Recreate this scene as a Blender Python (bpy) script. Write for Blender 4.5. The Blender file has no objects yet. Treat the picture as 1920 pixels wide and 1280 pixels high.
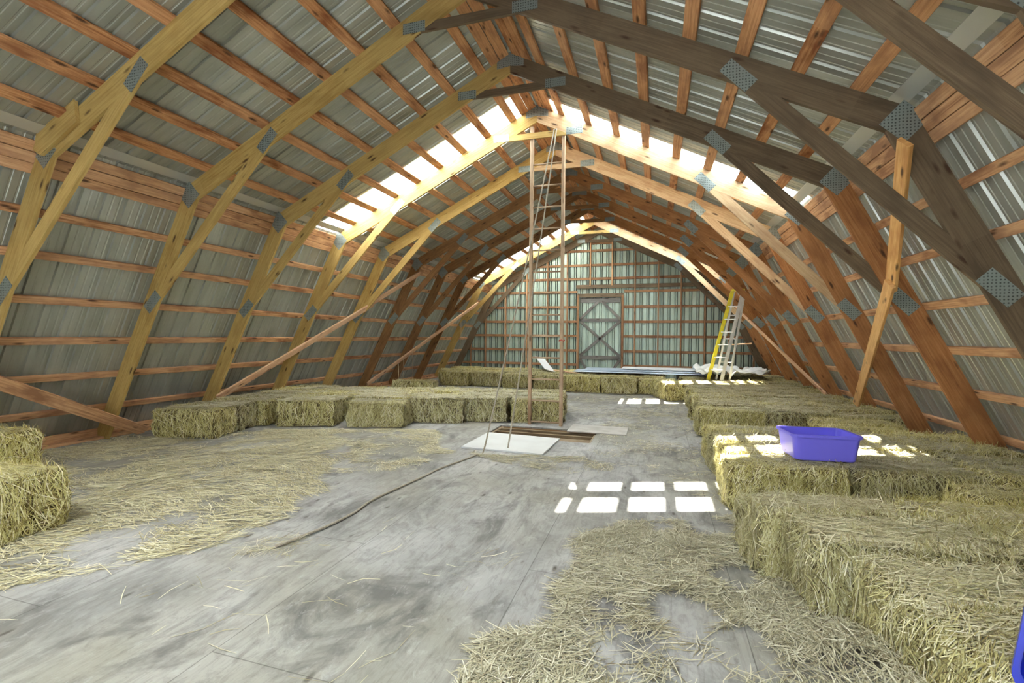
import bpy, math, random
import numpy as np
from mathutils import Vector, Matrix

SC = bpy.context.scene
COL = SC.collection

# ------------------------------------------------------------------ camera
cam_d = bpy.data.cameras.new('camera')
cam = bpy.data.objects.new('camera', cam_d)
COL.objects.link(cam)
FPX, YAW, PITCH, ROLL, CAM_H = 887.7576, 0.2958, -0.0118, 0.0090, 1.5
cam_d.sensor_width = 36.0
cam_d.lens = FPX / 1920.0 * 36.0
cam_d.clip_start, cam_d.clip_end = 0.05, 200
_c, _s = math.cos(YAW), math.sin(YAW)
_cp, _sp = math.cos(PITCH), math.sin(PITCH)
_cr, _sr = math.cos(ROLL), math.sin(ROLL)
_right, _fwd, _up = Vector((_c, _s, 0)), Vector((-_s, _c, 0)), Vector((0, 0, 1))
_f2 = _fwd * _cp + _up * _sp
_u2 = _up * _cp - _fwd * _sp
_X = _right * _cr + _u2 * _sr
_U = -_right * _sr + _u2 * _cr
_m = Matrix((_X, _U, -_f2)).transposed().to_4x4()
_m.translation = Vector((0, 0, CAM_H))
cam.matrix_world = _m
SC.camera = cam

# ------------------------------------------------------------------ world, sun, exposure
SC.view_settings.view_transform = 'Standard'
SC.view_settings.look = 'None'
SC.view_settings.gamma = 1.0
SC.view_settings.use_curve_mapping = False
SC.view_settings.exposure = 1.1
world = bpy.data.worlds.new('world')
SC.world = world
world.use_nodes = True
_bg = world.node_tree.nodes['Background']
_bg.inputs['Color'].default_value = (0.88, 0.95, 1.0, 1)
_bg.inputs['Strength'].default_value = 5.8

SUN_TX, SUN_TY = -0.165, 0.655          # horizontal run of the sun ray per metre of height
sun_d = bpy.data.lights.new('sun', 'SUN')
sun_d.energy = 30.0
sun_d.angle = 0.009
sun_d.color = (1.0, 0.93, 0.82)
sun = bpy.data.objects.new('sun', sun_d)
COL.objects.link(sun)
sun.location = (-4, 14, 20)
sun.rotation_euler = Vector((-SUN_TX, -SUN_TY, -1)).to_track_quat('-Z', 'Y').to_euler()

# ------------------------------------------------------------------ layout constants
XC = -1.954                     # centre line of the loft
TY1, TS = 4.7044, 1.524         # first full truss, truss spacing
Y0, Y1 = -3.2, 16.93            # rear and far gable
LEG0, LEGM = 5.53, 0.508        # leg centre line: offset = LEG0 - LEGM*z
RAF0, RAFM = 5.22, 0.495        # rafter centre line: z = RAF0 - RAFM*offset
RC = math.sqrt(1 + RAFM * RAFM)
LC = math.sqrt(1 + LEGM * LEGM)
MW = 0.235                      # depth of leg and rafter
SKY = [(-0.9, 0.6), (7.17, 8.29), (14.86, 15.96)]   # translucent roof panels
rng = np.random.default_rng(7)
random.seed(7)

ORD = ['', 'first', 'second', 'third', 'fourth', 'fifth', 'sixth', 'seventh', 'eighth', 'ninth',
       'tenth', 'eleventh', 'twelfth', 'thirteenth', 'fourteenth', 'fifteenth', 'sixteenth', 'seventeenth']


# ------------------------------------------------------------------ material helpers
class NT:
    def __init__(self, name):
        self.mat = bpy.data.materials.new(name)
        self.mat.use_nodes = True
        self.t = self.mat.node_tree
        self.bsdf = self.t.nodes['Principled BSDF']

    def n(self, kind, **kw):
        nd = self.t.nodes.new(kind)
        for k, v in kw.items():
            if k.startswith('i_'):
                nd.inputs[k[2:].replace('_', ' ')].default_value = v
            else:
                setattr(nd, k, v)
        return nd

    def l(self, a, b):
        self.t.links.new(a, b)

    def ramp(self, src, stops, interp='LINEAR'):
        r = self.t.nodes.new('ShaderNodeValToRGB')
        r.color_ramp.interpolation = interp
        el = r.color_ramp.elements
        while len(el) < len(stops):
            el.new(0.5)
        for e, (p, c) in zip(el, stops):
            e.position = p
            e.color = (c[0], c[1], c[2], 1) if not isinstance(c, (int, float)) else (c, c, c, 1)
        self.l(src, r.inputs[0])
        return r.outputs[0]

    def mix(self, fac, a, b, mode='MIX'):
        m = self.t.nodes.new('ShaderNodeMix')
        m.data_type = 'RGBA'
        m.blend_type = mode
        for sock, v in ((m.inputs[0], fac), (m.inputs[6], a), (m.inputs[7], b)):
            if isinstance(v, (int, float)):
                sock.default_value = v
            elif isinstance(v, tuple):
                sock.default_value = (v[0], v[1], v[2], 1)
            else:
                self.l(v, sock)
        return m.outputs[2]

    def math(self, op, a, b=0.0):
        m = self.t.nodes.new('ShaderNodeMath')
        m.operation = op
        for sock, v in zip(m.inputs, (a, b)):
            if isinstance(v, (int, float)):
                sock.default_value = v
            else:
                self.l(v, sock)
        return m.outputs[0]

    def bump(self, h, strength=0.3, dist=0.01):
        b = self.n('ShaderNodeBump')
        b.inputs['Strength'].default_value = strength
        b.inputs['Distance'].default_value = dist
        self.l(h, b.inputs['Height'])
        self.l(b.outputs[0], self.bsdf.inputs['Normal'])


def wood(name, pale, mid, dark, knot=(0.05, 0.02, 0.01), rough=0.72, stain=0.75, vary=0.35):
    """Sawn lumber: grain along U of the board's own UV map, knots, blotches, a tone of its own per board."""
    w = NT(name)
    uv = w.n('ShaderNodeUVMap')
    info = w.n('ShaderNodeObjectInfo')
    off = w.n('ShaderNodeCombineXYZ')
    w.l(w.math('MULTIPLY', info.outputs['Random'], 37.0), off.inputs[0])
    w.l(w.math('MULTIPLY', info.outputs['Random'], 11.0), off.inputs[1])
    add = w.n('ShaderNodeVectorMath', operation='ADD')
    w.l(uv.outputs[0], add.inputs[0])
    w.l(off.outputs[0], add.inputs[1])

    def noise(sx, sy, scale, detail, rough_=0.6, dist=0.0):
        mp = w.n('ShaderNodeMapping')
        mp.inputs['Scale'].default_value = (sx, sy, 1)
        w.l(add.outputs[0], mp.inputs[0])
        nz = w.n('ShaderNodeTexNoise')
        nz.inputs['Scale'].default_value = scale
        nz.inputs['Detail'].default_value = detail
        nz.inputs['Roughness'].default_value = rough_
        nz.inputs['Distortion'].default_value = dist
        w.l(mp.outputs[0], nz.inputs['Vector'])
        return nz.outputs['Fac']
    grain = noise(1.0, 26.0, 2.0, 5, 0.65, 0.4)
    blotch = noise(1.0, 2.6, 2.1, 3, 0.6)
    col = w.ramp(grain, [(0.28, dark), (0.5, mid), (0.74, pale)])
    col = w.mix(w.ramp(blotch, [(0.46, 0.0), (0.66, stain)]), col, dark)
    # a board-to-board tone change along the long members
    mp = w.n('ShaderNodeMapping')
    mp.inputs['Scale'].default_value = (0.42, 0.0, 0)
    w.l(add.outputs[0], mp.inputs[0])
    wn = w.n('ShaderNodeTexWhiteNoise', noise_dimensions='1D')
    sep = w.n('ShaderNodeSeparateXYZ')
    w.l(mp.outputs[0], sep.inputs[0])
    w.l(w.math('FLOOR', sep.outputs[0]), wn.inputs['W'])
    col = w.mix(w.math('MULTIPLY', wn.outputs[0], vary), col, pale, 'MIX')
    # knots
    mk = w.n('ShaderNodeMapping')
    mk.inputs['Scale'].default_value = (2.6, 9.0, 1)
    w.l(add.outputs[0], mk.inputs[0])
    vo = w.n('ShaderNodeTexVoronoi')
    vo.inputs['Scale'].default_value = 1.0
    w.l(mk.outputs[0], vo.inputs['Vector'])
    col = w.mix(w.ramp(vo.outputs['Distance'], [(0.08, 0.9), (0.2, 0.0)]), col, knot)
    w.l(col, w.bsdf.inputs['Base Color'])
    w.bsdf.inputs['Roughness'].default_value = rough
    w.bsdf.inputs['Specular IOR Level'].default_value = 0.3
    w.bump(grain, 0.25, 0.004)
    return w.mat


def metal_sheet(name, base, dirt, metallic=0.55, rough=0.42, rib_axis='Y'):
    w = NT(name)
    tc = w.n('ShaderNodeTexCoord')
    mp = w.n('ShaderNodeMapping')
    mp.inputs['Scale'].default_value = (0.8, 3.5, 0.8) if rib_axis == 'Y' else (3.5, 0.8, 0.5)
    w.l(tc.outputs['Object'], mp.inputs[0])
    nz = w.n('ShaderNodeTexNoise')
    nz.inputs['Scale'].default_value = 1.4
    nz.inputs['Detail'].default_value = 4
    w.l(mp.outputs[0], nz.inputs['Vector'])
    # each 0.914 m sheet has a slightly different tone
    sep = w.n('ShaderNodeSeparateXYZ')
    w.l(tc.outputs['Object'], sep.inputs[0])
    k = w.math('FLOOR', w.math('DIVIDE', sep.outputs[1 if rib_axis == 'Y' else 0], 0.9144))
    wn = w.n('ShaderNodeTexWhiteNoise', noise_dimensions='1D')
    w.l(k, wn.inputs['W'])
    col = w.mix(w.ramp(nz.outputs['Fac'], [(0.35, 0.0), (0.75, 0.8)]), base, dirt)
    col = w.mix(w.math('MULTIPLY', wn.outputs[0], 0.25), col, dirt)
    w.l(col, w.bsdf.inputs['Base Color'])
    w.bsdf.inputs['Metallic'].default_value = metallic
    w.l(w.ramp(nz.outputs['Fac'], [(0.3, rough - 0.08), (0.8, rough + 0.15)]), w.bsdf.inputs['Roughness'])
    return w.mat


def plain(name, col, rough=0.5, metallic=0.0, nscale=0, ncol=None, bump=0):
    w = NT(name)
    w.bsdf.inputs['Base Color'].default_value = (*col, 1)
    w.bsdf.inputs['Roughness'].default_value = rough
    w.bsdf.inputs['Metallic'].default_value = metallic
    if nscale:
        tc = w.n('ShaderNodeTexCoord')
        nz = w.n('ShaderNodeTexNoise')
        nz.inputs['Scale'].default_value = nscale
        nz.inputs['Detail'].default_value = 4
        w.l(tc.outputs['Object'], nz.inputs['Vector'])
        w.l(w.mix(w.ramp(nz.outputs['Fac'], [(0.4, 0.0), (0.7, 1.0)]), col, ncol or col), w.bsdf.inputs['Base Color'])
        if bump:
            w.bump(nz.outputs['Fac'], bump, 0.01)
    return w.mat


def straw_mat(name, stops, core=False):
    w = NT(name)
    at = w.n('ShaderNodeAttribute', attribute_name='tint')
    info = w.n('ShaderNodeObjectInfo')
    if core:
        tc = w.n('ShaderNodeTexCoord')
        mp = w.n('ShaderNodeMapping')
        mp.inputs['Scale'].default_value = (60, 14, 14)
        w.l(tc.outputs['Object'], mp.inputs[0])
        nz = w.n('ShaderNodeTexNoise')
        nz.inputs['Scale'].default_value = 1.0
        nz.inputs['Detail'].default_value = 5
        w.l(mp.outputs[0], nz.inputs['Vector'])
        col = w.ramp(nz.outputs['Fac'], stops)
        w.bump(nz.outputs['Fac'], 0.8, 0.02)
    else:
        col = w.ramp(at.outputs['Fac'], stops)
    hs = w.n('ShaderNodeHueSaturation')
    w.l(w.math('ADD', w.math('MULTIPLY', info.outputs['Random'], 0.35), 0.82), hs.inputs['Value'])
    w.l(w.math('ADD', w.math('MULTIPLY', info.outputs['Random'], 0.25), 0.85), hs.inputs['Saturation'])
    w.l(col, hs.inputs['Color'])
    w.l(hs.outputs[0], w.bsdf.inputs['Base Color'])
    w.bsdf.inputs['Roughness'].default_value = 0.6
    w.bsdf.inputs['Specular IOR Level'].default_value = 0.25
    return w.mat


def floor_mat():
    w = NT('weathered_plywood')
    tc = w.n('ShaderNodeTexCoord')
    sep = w.n('ShaderNodeSeparateXYZ')
    w.l(tc.outputs['Object'], sep.inputs[0])
    cmb = w.n('ShaderNodeCombineXYZ')
    w.l(w.math('SUBTRACT', sep.outputs[1], 1.71), cmb.inputs[0])
    w.l(w.math('ADD', sep.outputs[0], 0.765), cmb.inputs[1])
    br = w.n('ShaderNodeTexBrick')
    br.offset = 0.5
    br.inputs['Scale'].default_value = 1.0
    br.inputs['Brick Width'].default_value = 2.44
    br.inputs['Row Height'].default_value = 1.22
    br.inputs['Mortar Size'].default_value = 0.0035
    br.inputs['Mortar Smooth'].default_value = 0.4
    br.inputs['Color1'].default_value = (0, 0, 0, 1)
    br.inputs['Color2'].default_value = (1, 1, 1, 1)
    w.l(cmb.outputs[0], br.inputs['Vector'])

    def noise(scale, vec, detail=5, rough=0.6, dist=0.0, loc=(0, 0, 0)):
        mp = w.n('ShaderNodeMapping')
        mp.inputs['Scale'].default_value = vec
        mp.inputs['Location'].default_value = loc
        w.l(tc.outputs['Object'], mp.inputs[0])
        nz = w.n('ShaderNodeTexNoise')
        nz.inputs['Scale'].default_value = scale
        nz.inputs['Detail'].default_value = detail
        nz.inputs['Roughness'].default_value = rough
        nz.inputs['Distortion'].default_value = dist
        w.l(mp.outputs[0], nz.inputs['Vector'])
        return nz.outputs['Fac']
    big = noise(0.9, (1, 0.7, 1), 4, 0.6, 0.6)
    stain = noise(1.7, (1.2, 0.6, 1), 6, 0.68, 1.2, (3, 7, 0))
    grain = noise(3.0, (14, 1.0, 1), 6, 0.7, 0.5)
    fine = noise(40, (1, 0.5, 1), 3, 0.7)
    warm = noise(0.7, (1, 1, 1), 3, 0.5, 0.3, (11, 2, 0))
    col = w.ramp(big, [(0.3, (0.24, 0.24, 0.24)), (0.5, (0.36, 0.36, 0.36)), (0.72, (0.50, 0.50, 0.505))])
    col = w.mix(w.ramp(warm, [(0.42, 0.0), (0.66, 0.6)]), col, (0.22, 0.205, 0.145))
    col = w.mix(w.ramp(grain, [(0.30, 0.5), (0.5, 0.0)]), col, (0.14, 0.13, 0.12))
    col = w.mix(w.ramp(stain, [(0.49, 0.0), (0.66, 0.8)]), col, (0.085, 0.085, 0.085))
    col = w.mix(w.ramp(fine, [(0.62, 0.0), (0.75, 0.5)]), col, (0.12, 0.11, 0.10))
    mott = noise(7.0, (1.6, 0.8, 1), 6, 0.75, 0.8, (5, 1, 0))
    col = w.mix(w.ramp(mott, [(0.50, 0.0), (0.70, 0.6)]), col, (0.13, 0.125, 0.115))
    col = w.mix(w.ramp(mott, [(0.30, 0.45), (0.44, 0.0)]), col, (0.50, 0.50, 0.50))
    col = w.mix(w.math('MULTIPLY', br.outputs['Color'], 0.12), col, (0.28, 0.26, 0.24))
    col = w.mix(w.math('MULTIPLY', br.outputs['Fac'], 0.55), col, (0.05, 0.045, 0.04))
    # dark knots and scuffs, drawn out along the sheets
    mk = w.n('ShaderNodeMapping')
    mk.inputs['Scale'].default_value = (7, 2.6, 1)
    w.l(tc.outputs['Object'], mk.inputs[0])
    vo = w.n('ShaderNodeTexVoronoi')
    vo.inputs['Scale'].default_value = 1.0
    w.l(mk.outputs[0], vo.inputs['Vector'])
    knot = w.math('MULTIPLY', w.ramp(vo.outputs['Distance'], [(0.05, 0.9), (0.13, 0.0)]),
                  w.ramp(stain, [(0.42, 0.0), (0.5, 1.0)]))
    col = w.mix(knot, col, (0.07, 0.06, 0.05))
    w.l(col, w.bsdf.inputs['Base Color'])
    w.bsdf.inputs['Roughness'].default_value = 0.62
    w.bsdf.inputs['Specular IOR Level'].default_value = 0.35
    w.bump(w.mix(0.5, grain, br.outputs['Fac']), 0.2, 0.004)
    return w.mat


def skylight_mat(name='translucent_panel', frost=0.22):
    w = NT(name)
    tr = w.n('ShaderNodeBsdfTransparent')
    tr.inputs[0].default_value = (0.93, 0.97, 0.95, 1)
    tl = w.n('ShaderNodeBsdfTranslucent')
    tl.inputs[0].default_value = (0.9, 0.95, 0.93, 1)
    mx = w.n('ShaderNodeMixShader')
    mx.inputs[0].default_value = frost
    w.l(tr.outputs[0], mx.inputs[1])
    w.l(tl.outputs[0], mx.inputs[2])
    w.l(mx.outputs[0], w.t.nodes['Material Output'].inputs['Surface'])
    return w.mat


M = {}
M['truss_yellow'] = wood('yellow_truss_wood', (0.54, 0.395, 0.155), (0.45, 0.305, 0.10), (0.27, 0.15, 0.035), stain=0.5)  # olive yellow tone of the left truss members
M['truss_red'] = wood('red_brown_truss_wood', (0.47, 0.24, 0.10), (0.36, 0.155, 0.055), (0.19, 0.07, 0.025))
M['truss_shaded'] = wood('shaded_brown_truss_wood', (0.34, 0.20, 0.09), (0.25, 0.125, 0.05), (0.13, 0.055, 0.02))  # darker copy of the truss wood, shade painted into it
M['truss_dark'] = wood('grey_brown_truss_wood', (0.20, 0.145, 0.09), (0.135, 0.095, 0.058), (0.07, 0.048, 0.03))  # dark copy of the truss wood; right-rafter shade is in its colour
M['truss_pale'] = wood('pale_truss_wood', (0.66, 0.50, 0.32), (0.56, 0.39, 0.22), (0.36, 0.2, 0.1))  # pale copy; also holds skylight glare on right rafters as colour
M['purlin'] = wood('purlin_wood', (0.69, 0.41, 0.22), (0.54, 0.26, 0.11), (0.20, 0.06, 0.02), stain=0.95)
M['girt'] = wood('girt_wood', (0.70, 0.45, 0.27), (0.55, 0.30, 0.145), (0.20, 0.07, 0.03), stain=0.95)
M['stud'] = wood('gable_stud_wood', (0.40, 0.24, 0.13), (0.27, 0.13, 0.06), (0.13, 0.055, 0.025))
M['brace'] = wood('brace_board_wood', (0.72, 0.50, 0.34), (0.62, 0.38, 0.23), (0.40, 0.2, 0.1))
M['brace_new'] = wood('fresh_brace_wood', (0.80, 0.52, 0.25), (0.70, 0.40, 0.15), (0.46, 0.2, 0.06))
M['greywood'] = wood('grey_weathered_wood', (0.26, 0.245, 0.23), (0.16, 0.15, 0.14), (0.06, 0.055, 0.05), vary=0.1)
M['ladderwood'] = wood('ladder_wood', (0.56, 0.44, 0.32), (0.44, 0.31, 0.2), (0.26, 0.15, 0.085))
M['joist'] = wood('joist_wood', (0.34, 0.27, 0.18), (0.24, 0.17, 0.1), (0.12, 0.08, 0.045))
M['roof'] = metal_sheet('galvanised_sheet', (0.47, 0.485, 0.44), (0.27, 0.285, 0.24), 0.55, 0.4)
M['gable'] = metal_sheet('green_grey_sheet', (0.42, 0.52, 0.46), (0.30, 0.38, 0.33), 0.3, 0.42, 'X')
M['flash'] = plain('flashing_metal', (0.62, 0.63, 0.6), 0.4, 0.6)
M['gap'] = plain('sheet_seam', (0.03, 0.035, 0.03), 0.8)
M['sky'] = skylight_mat()
M['sky_frost'] = skylight_mat('frosted_panel', 1.0)
M['floor'] = floor_mat()
M['white'] = plain('white_panel', (0.62, 0.64, 0.66), 0.4, 0, 3, (0.55, 0.56, 0.58))
M['ply'] = plain('grey_ply', (0.46, 0.44, 0.42), 0.7, 0, 6, (0.36, 0.34, 0.31))
M['bin'] = plain('violet_blue_plastic', (0.17, 0.15, 0.80), 0.35)
M['bin2'] = plain('deep_blue_plastic', (0.008, 0.022, 0.40), 0.3)
M['yellow'] = plain('yellow_fibreglass', (0.74, 0.66, 0.02), 0.45, 0, 12, (0.6, 0.5, 0.05))
M['alu'] = plain('aluminium', (0.72, 0.72, 0.72), 0.38, 0.75, 10, (0.6, 0.6, 0.6))
M['tarp'] = plain('white_tarp_sheet', (0.74, 0.75, 0.76), 0.5, 0, 5, (0.6, 0.62, 0.64))
M['sheet_blue'] = plain('pale_blue_sheet', (0.40, 0.50, 0.62), 0.35, 0.4, 2, (0.55, 0.6, 0.66))
M['rope'] = plain('rope_fibre', (0.30, 0.265, 0.21), 0.9, 0, 120, (0.5, 0.45, 0.37), 0.6)
M['twine'] = plain('twine_fibre', (0.62, 0.52, 0.36), 0.9)
M['redtwine'] = plain('red_twine', (0.5, 0.06, 0.04), 0.8)
M['under'] = plain('lower_floor_boards', (0.30, 0.17, 0.07), 0.8, 0, 3, (0.2, 0.1, 0.05))


def plate_mat():
    w = NT('galvanised_nail_plate')
    tc = w.n('ShaderNodeTexCoord')
    vo = w.n('ShaderNodeTexVoronoi')
    vo.inputs['Scale'].default_value = 38
    vo.inputs['Randomness'].default_value = 0.2
    w.l(tc.outputs['Object'], vo.inputs['Vector'])
    w.l(w.ramp(vo.outputs['Distance'], [(0.14, (0.05, 0.06, 0.058)), (0.34, (0.27, 0.315, 0.305))]), w.bsdf.inputs['Base Color'])
    w.bsdf.inputs['Metallic'].default_value = 0.45
    w.bsdf.inputs['Roughness'].default_value = 0.42
    w.bump(vo.outputs['Distance'], 0.5, 0.004)
    return w.mat


M['plate'] = plate_mat()
STRAW = [(0.0, (0.11, 0.075, 0.028)), (0.22, (0.27, 0.215, 0.07)), (0.5, (0.50, 0.445, 0.165)),
         (0.78, (0.72, 0.68, 0.34)), (1.0, (0.88, 0.83, 0.62))]
M['straw'] = straw_mat('straw_stalks', STRAW)
M['straw_core'] = straw_mat('straw_packed', [(0.3, (0.03, 0.022, 0.008)), (0.5, (0.12, 0.088, 0.03)), (0.72, (0.28, 0.22, 0.085))], True)  # packed core darkened, so shade between stalks is in the colour
STRAWG = [(0.0, (0.13, 0.10, 0.05)), (0.3, (0.29, 0.25, 0.145)), (0.6, (0.57, 0.53, 0.355)), (1.0, (0.80, 0.765, 0.62))]
M['straw_loose'] = straw_mat('loose_straw_stalks', STRAWG)


# ------------------------------------------------------------------ mesh helpers
class MB:
    """Collects shapes into one mesh, with a UV map whose U runs along each board."""
    def __init__(self):
        self.v, self.f, self.uv, self.mi, self.sm = [], [], [], [], []

    def quadloop(self, ring_a, ring_b, ua, ub, mi=0, closed=True, smooth=False):
        base = len(self.v)
        n = len(ring_a)
        self.v += list(ring_a) + list(ring_b)
        acc = [0.0]
        for i in range(n):
            a, b = ring_a[i], ring_a[(i + 1) % n]
            acc.append(acc[-1] + math.dist(a, b))
        for i in range(n if closed else n - 1):
            j = (i + 1) % n
            self.f.append((base + i, base + j, base + n + j, base + n + i))
            self.uv.append([(ua, acc[i]), (ua, acc[i + 1]), (ub, acc[i + 1]), (ub, acc[i])])
            self.mi.append(mi)
            self.sm.append(smooth)
        return base

    def cap(self, idx, mi=0):
        self.f.append(tuple(idx))
        self.uv.append([(self.v[i][0] * 0.3, self.v[i][1] + self.v[i][2]) for i in idx])
        self.mi.append(mi)
        self.sm.append(False)

    def beam(self, p0, p1, w, t, up=(0, 0, 1), ch=0.004, mi=0, u0=0.0):
        """Chamfered board from p0 to p1: w across (perpendicular to 'up'), t along 'up'."""
        p0, p1 = Vector(p0), Vector(p1)
        d = (p1 - p0).normalized()
        up = Vector(up)
        side = d.cross(up).normalized()
        u = side.cross(d).normalized()
        a, b = w / 2, t / 2
        c = min(ch, a * 0.45, b * 0.45)
        pts = [(-a + c, -b), (a - c, -b), (a, -b + c), (a, b - c), (a - c, b), (-a + c, b), (-a, b - c), (-a, -b + c)]
        ra = [tuple(p0 + side * x + u * y) for x, y in pts]
        rb = [tuple(p1 + side * x + u * y) for x, y in pts]
        L = (p1 - p0).length
        k = self.quadloop(ra, rb, u0, u0 + L, mi)
        self.cap([k + i for i in range(8)][::-1], mi)
        self.cap([k + 8 + i for i in range(8)], mi)

    def prism(self, pts2, y0, y1, mi=0, axis=None, off=0.0):
        """Polygon in XZ extruded in Y, U along 'axis' (a 2-vector)."""
        n = len(pts2)
        base = len(self.v)
        self.v += [(x, y0, z) for x, z in pts2] + [(x, y1, z) for x, z in pts2]
        ax = Vector(axis).normalized() if axis else Vector((1, 0))
        px = Vector((-ax.y, ax.x))
        uvf = lambda p: (Vector(p).dot(ax) + off, Vector(p).dot(px))
        for a, fl in ((0, False), (n, True)):
            idx = [base + a + i for i in range(n)]
            uv = [uvf(p) for p in pts2]
            if fl:
                idx, uv = idx[::-1], uv[::-1]
            self.f.append(tuple(idx))
            self.uv.append(uv)
            self.mi.append(mi)
            self.sm.append(False)
        for i in range(n):
            j = (i + 1) % n
            self.f.append((base + j, base + i, base + n + i, base + n + j))
            a, b = uvf(pts2[i]), uvf(pts2[j])
            self.uv.append([(b[0], b[1]), (a[0], a[1]), (a[0], a[1] + abs(y1 - y0)), (b[0], b[1] + abs(y1 - y0))])
            self.mi.append(mi)
            self.sm.append(False)

    def box(self, lo, hi, mi=0):
        x0, y0, z0 = lo
        x1, y1, z1 = hi
        self.prism([(x0, z0), (x1, z0), (x1, z1), (x0, z1)], y0, y1, mi)

    def tube(self, pts, r, n=8, mi=0, smooth=True):
        pts = [Vector(p) for p in pts]
        rings, u, prev = [], [0.0], None
        for i, p in enumerate(pts):
            d = (pts[min(i + 1, len(pts) - 1)] - pts[max(i - 1, 0)]).normalized()
            if prev is None:
                prev = d.orthogonal().normalized()
            s = (prev - d * prev.dot(d)).normalized()
            prev = s
            q = d.cross(s)
            rr = r[i] if isinstance(r, (list, tuple)) else r
            rings.append([tuple(p + s * math.cos(6.28318 * k / n) * rr + q * math.sin(6.28318 * k / n) * rr) for k in range(n)])
            if i:
                u.append(u[-1] + (p - pts[i - 1]).length)
        for i in range(len(pts) - 1):
            k = self.quadloop(rings[i], rings[i + 1], u[i], u[i + 1], mi, True, smooth)
            if i == 0:
                self.cap([k + j for j in range(n)][::-1], mi)
            if i == len(pts) - 2:
                self.cap([k + n + j for j in range(n)], mi)

    def build(self, name, mats, parent=None, loc=None):
        me = bpy.data.meshes.new(name)
        me.from_pydata([tuple(p) for p in self.v], [], self.f)
        lay = me.uv_layers.new(name='UVMap')
        flat = [c for face in self.uv for uvp in face for c in uvp]
        lay.data.foreach_set('uv', flat)
        for m in (mats if isinstance(mats, (list, tuple)) else [mats]):
            me.materials.append(m)
        me.polygons.foreach_set('material_index', self.mi)
        me.polygons.foreach_set('use_smooth', self.sm)
        me.update()
        return link(name, me, parent, loc)


def link(name, me, parent=None, loc=None):
    o = bpy.data.objects.new(name, me)
    COL.objects.link(o)
    if parent is not None:
        o.parent = parent
    if loc is not None:
        o.location = loc
    return o


def tag(o, label, cat, group=None, kind=None):
    o['label'] = label
    o['category'] = cat
    if group:
        o['group'] = group
    if kind:
        o['kind'] = kind
    return o


def struct(o, label=None, cat=None):
    o['kind'] = 'structure'
    if label:
        o['label'] = label
    if cat:
        o['category'] = cat
    return o


def thing(name, label, cat, loc=(0, 0, 0), rotz=0.0, group=None):
    o = bpy.data.objects.new(name, None)
    o.empty_display_size = 0.2
    COL.objects.link(o)
    o.location = loc
    o.rotation_euler = (0, 0, rotz)
    return tag(o, label, cat, group)


# ------------------------------------------------------------------ corrugated shell
RIB = [(0.0, 0.0), (0.062, 0.0), (0.068, 0.004), (0.080, 0.004), (0.086, 0.0), (0.142, 0.0), (0.148, 0.004),
       (0.160, 0.004), (0.166, 0.0), (0.186, 0.0), (0.196, 0.019), (0.2186, 0.019), (0.2286, 0.0)]


RIBG = [(0.0, 0.0), (0.118, 0.0), (0.119, 0.14), (0.150, 0.14), (0.151, 0.0), (0.186, 0.0),
        (0.187, 0.2), (0.2216, 0.2), (0.2226, 0.0), (0.2286, 0.0)]


def rib_profile(a, b, RIB=RIB):
    """(position, height) pairs of the ribbed sheet between a and b, phase fixed to the world."""
    out = []
    k0 = math.floor(a / 0.2286) - 1
    k1 = math.ceil(b / 0.2286) + 1
    pr = [(k * 0.2286 + p, h) for k in range(k0, k1) for p, h in RIB[:-1]]
    xs = np.array([p for p, _ in pr])
    hs = np.array([h for _, h in pr])
    out = [(a, float(np.interp(a, xs, hs)))] + [(p, h) for p, h in pr if a + 1e-4 < p < b - 1e-4] + [(b, float(np.interp(b, xs, hs)))]
    return out


def slope_sheet(name, side, kind, spans, mat):
    """Ribbed sheet on a slope; ribs point outwards. kind: roof or wall."""
    mb = MB()
    if kind == 'roof':
        o0, o1 = 0.02, 4.13
        base = RAF0 + (MW / 2 + 0.042) * RC
        P = lambda o: (o, base - RAFM * o)
        nrm = (RAFM / RC, 1 / RC)
    else:
        z0, z1 = -0.12, 3.475
        base = LEG0 + (MW / 2 + 0.042) * LC
        P = lambda z: (base - LEGM * z, z)
        o0, o1 = z0, z1
        nrm = (1 / LC, LEGM / LC)
    for a, b in spans:
        pr = rib_profile(a, b)
        (xa, za), (xb, zb) = P(o0), P(o1)
        L = math.dist((xa, za), (xb, zb))
        base_i = len(mb.v)
        for y, h in pr:
            for (x, z) in ((xa, za), (xb, zb)):
                mb.v.append((XC + side * (x + nrm[0] * h), y, z + nrm[1] * h))
        for i in range(len(pr) - 1):
            q = (base_i + 2 * i, base_i + 2 * i + 1, base_i + 2 * i + 3, base_i + 2 * i + 2)
            mb.f.append(q if side > 0 else q[::-1])
            mb.uv.append([(0, pr[i][0]), (L, pr[i][0]), (L, pr[i + 1][0]), (0, pr[i + 1][0])])
            mb.mi.append(0)
            mb.sm.append(False)
    return mb.build(name, mat)


SKYR = [(-0.9, 0.5), (7.41, 8.26), (14.3, 15.2)]


def solid_spans(gaps):
    out, y = [], Y0
    for a, b in gaps:
        out.append((y, a))
        y = b
    return out + [(y, Y1 + 0.03)]


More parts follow.
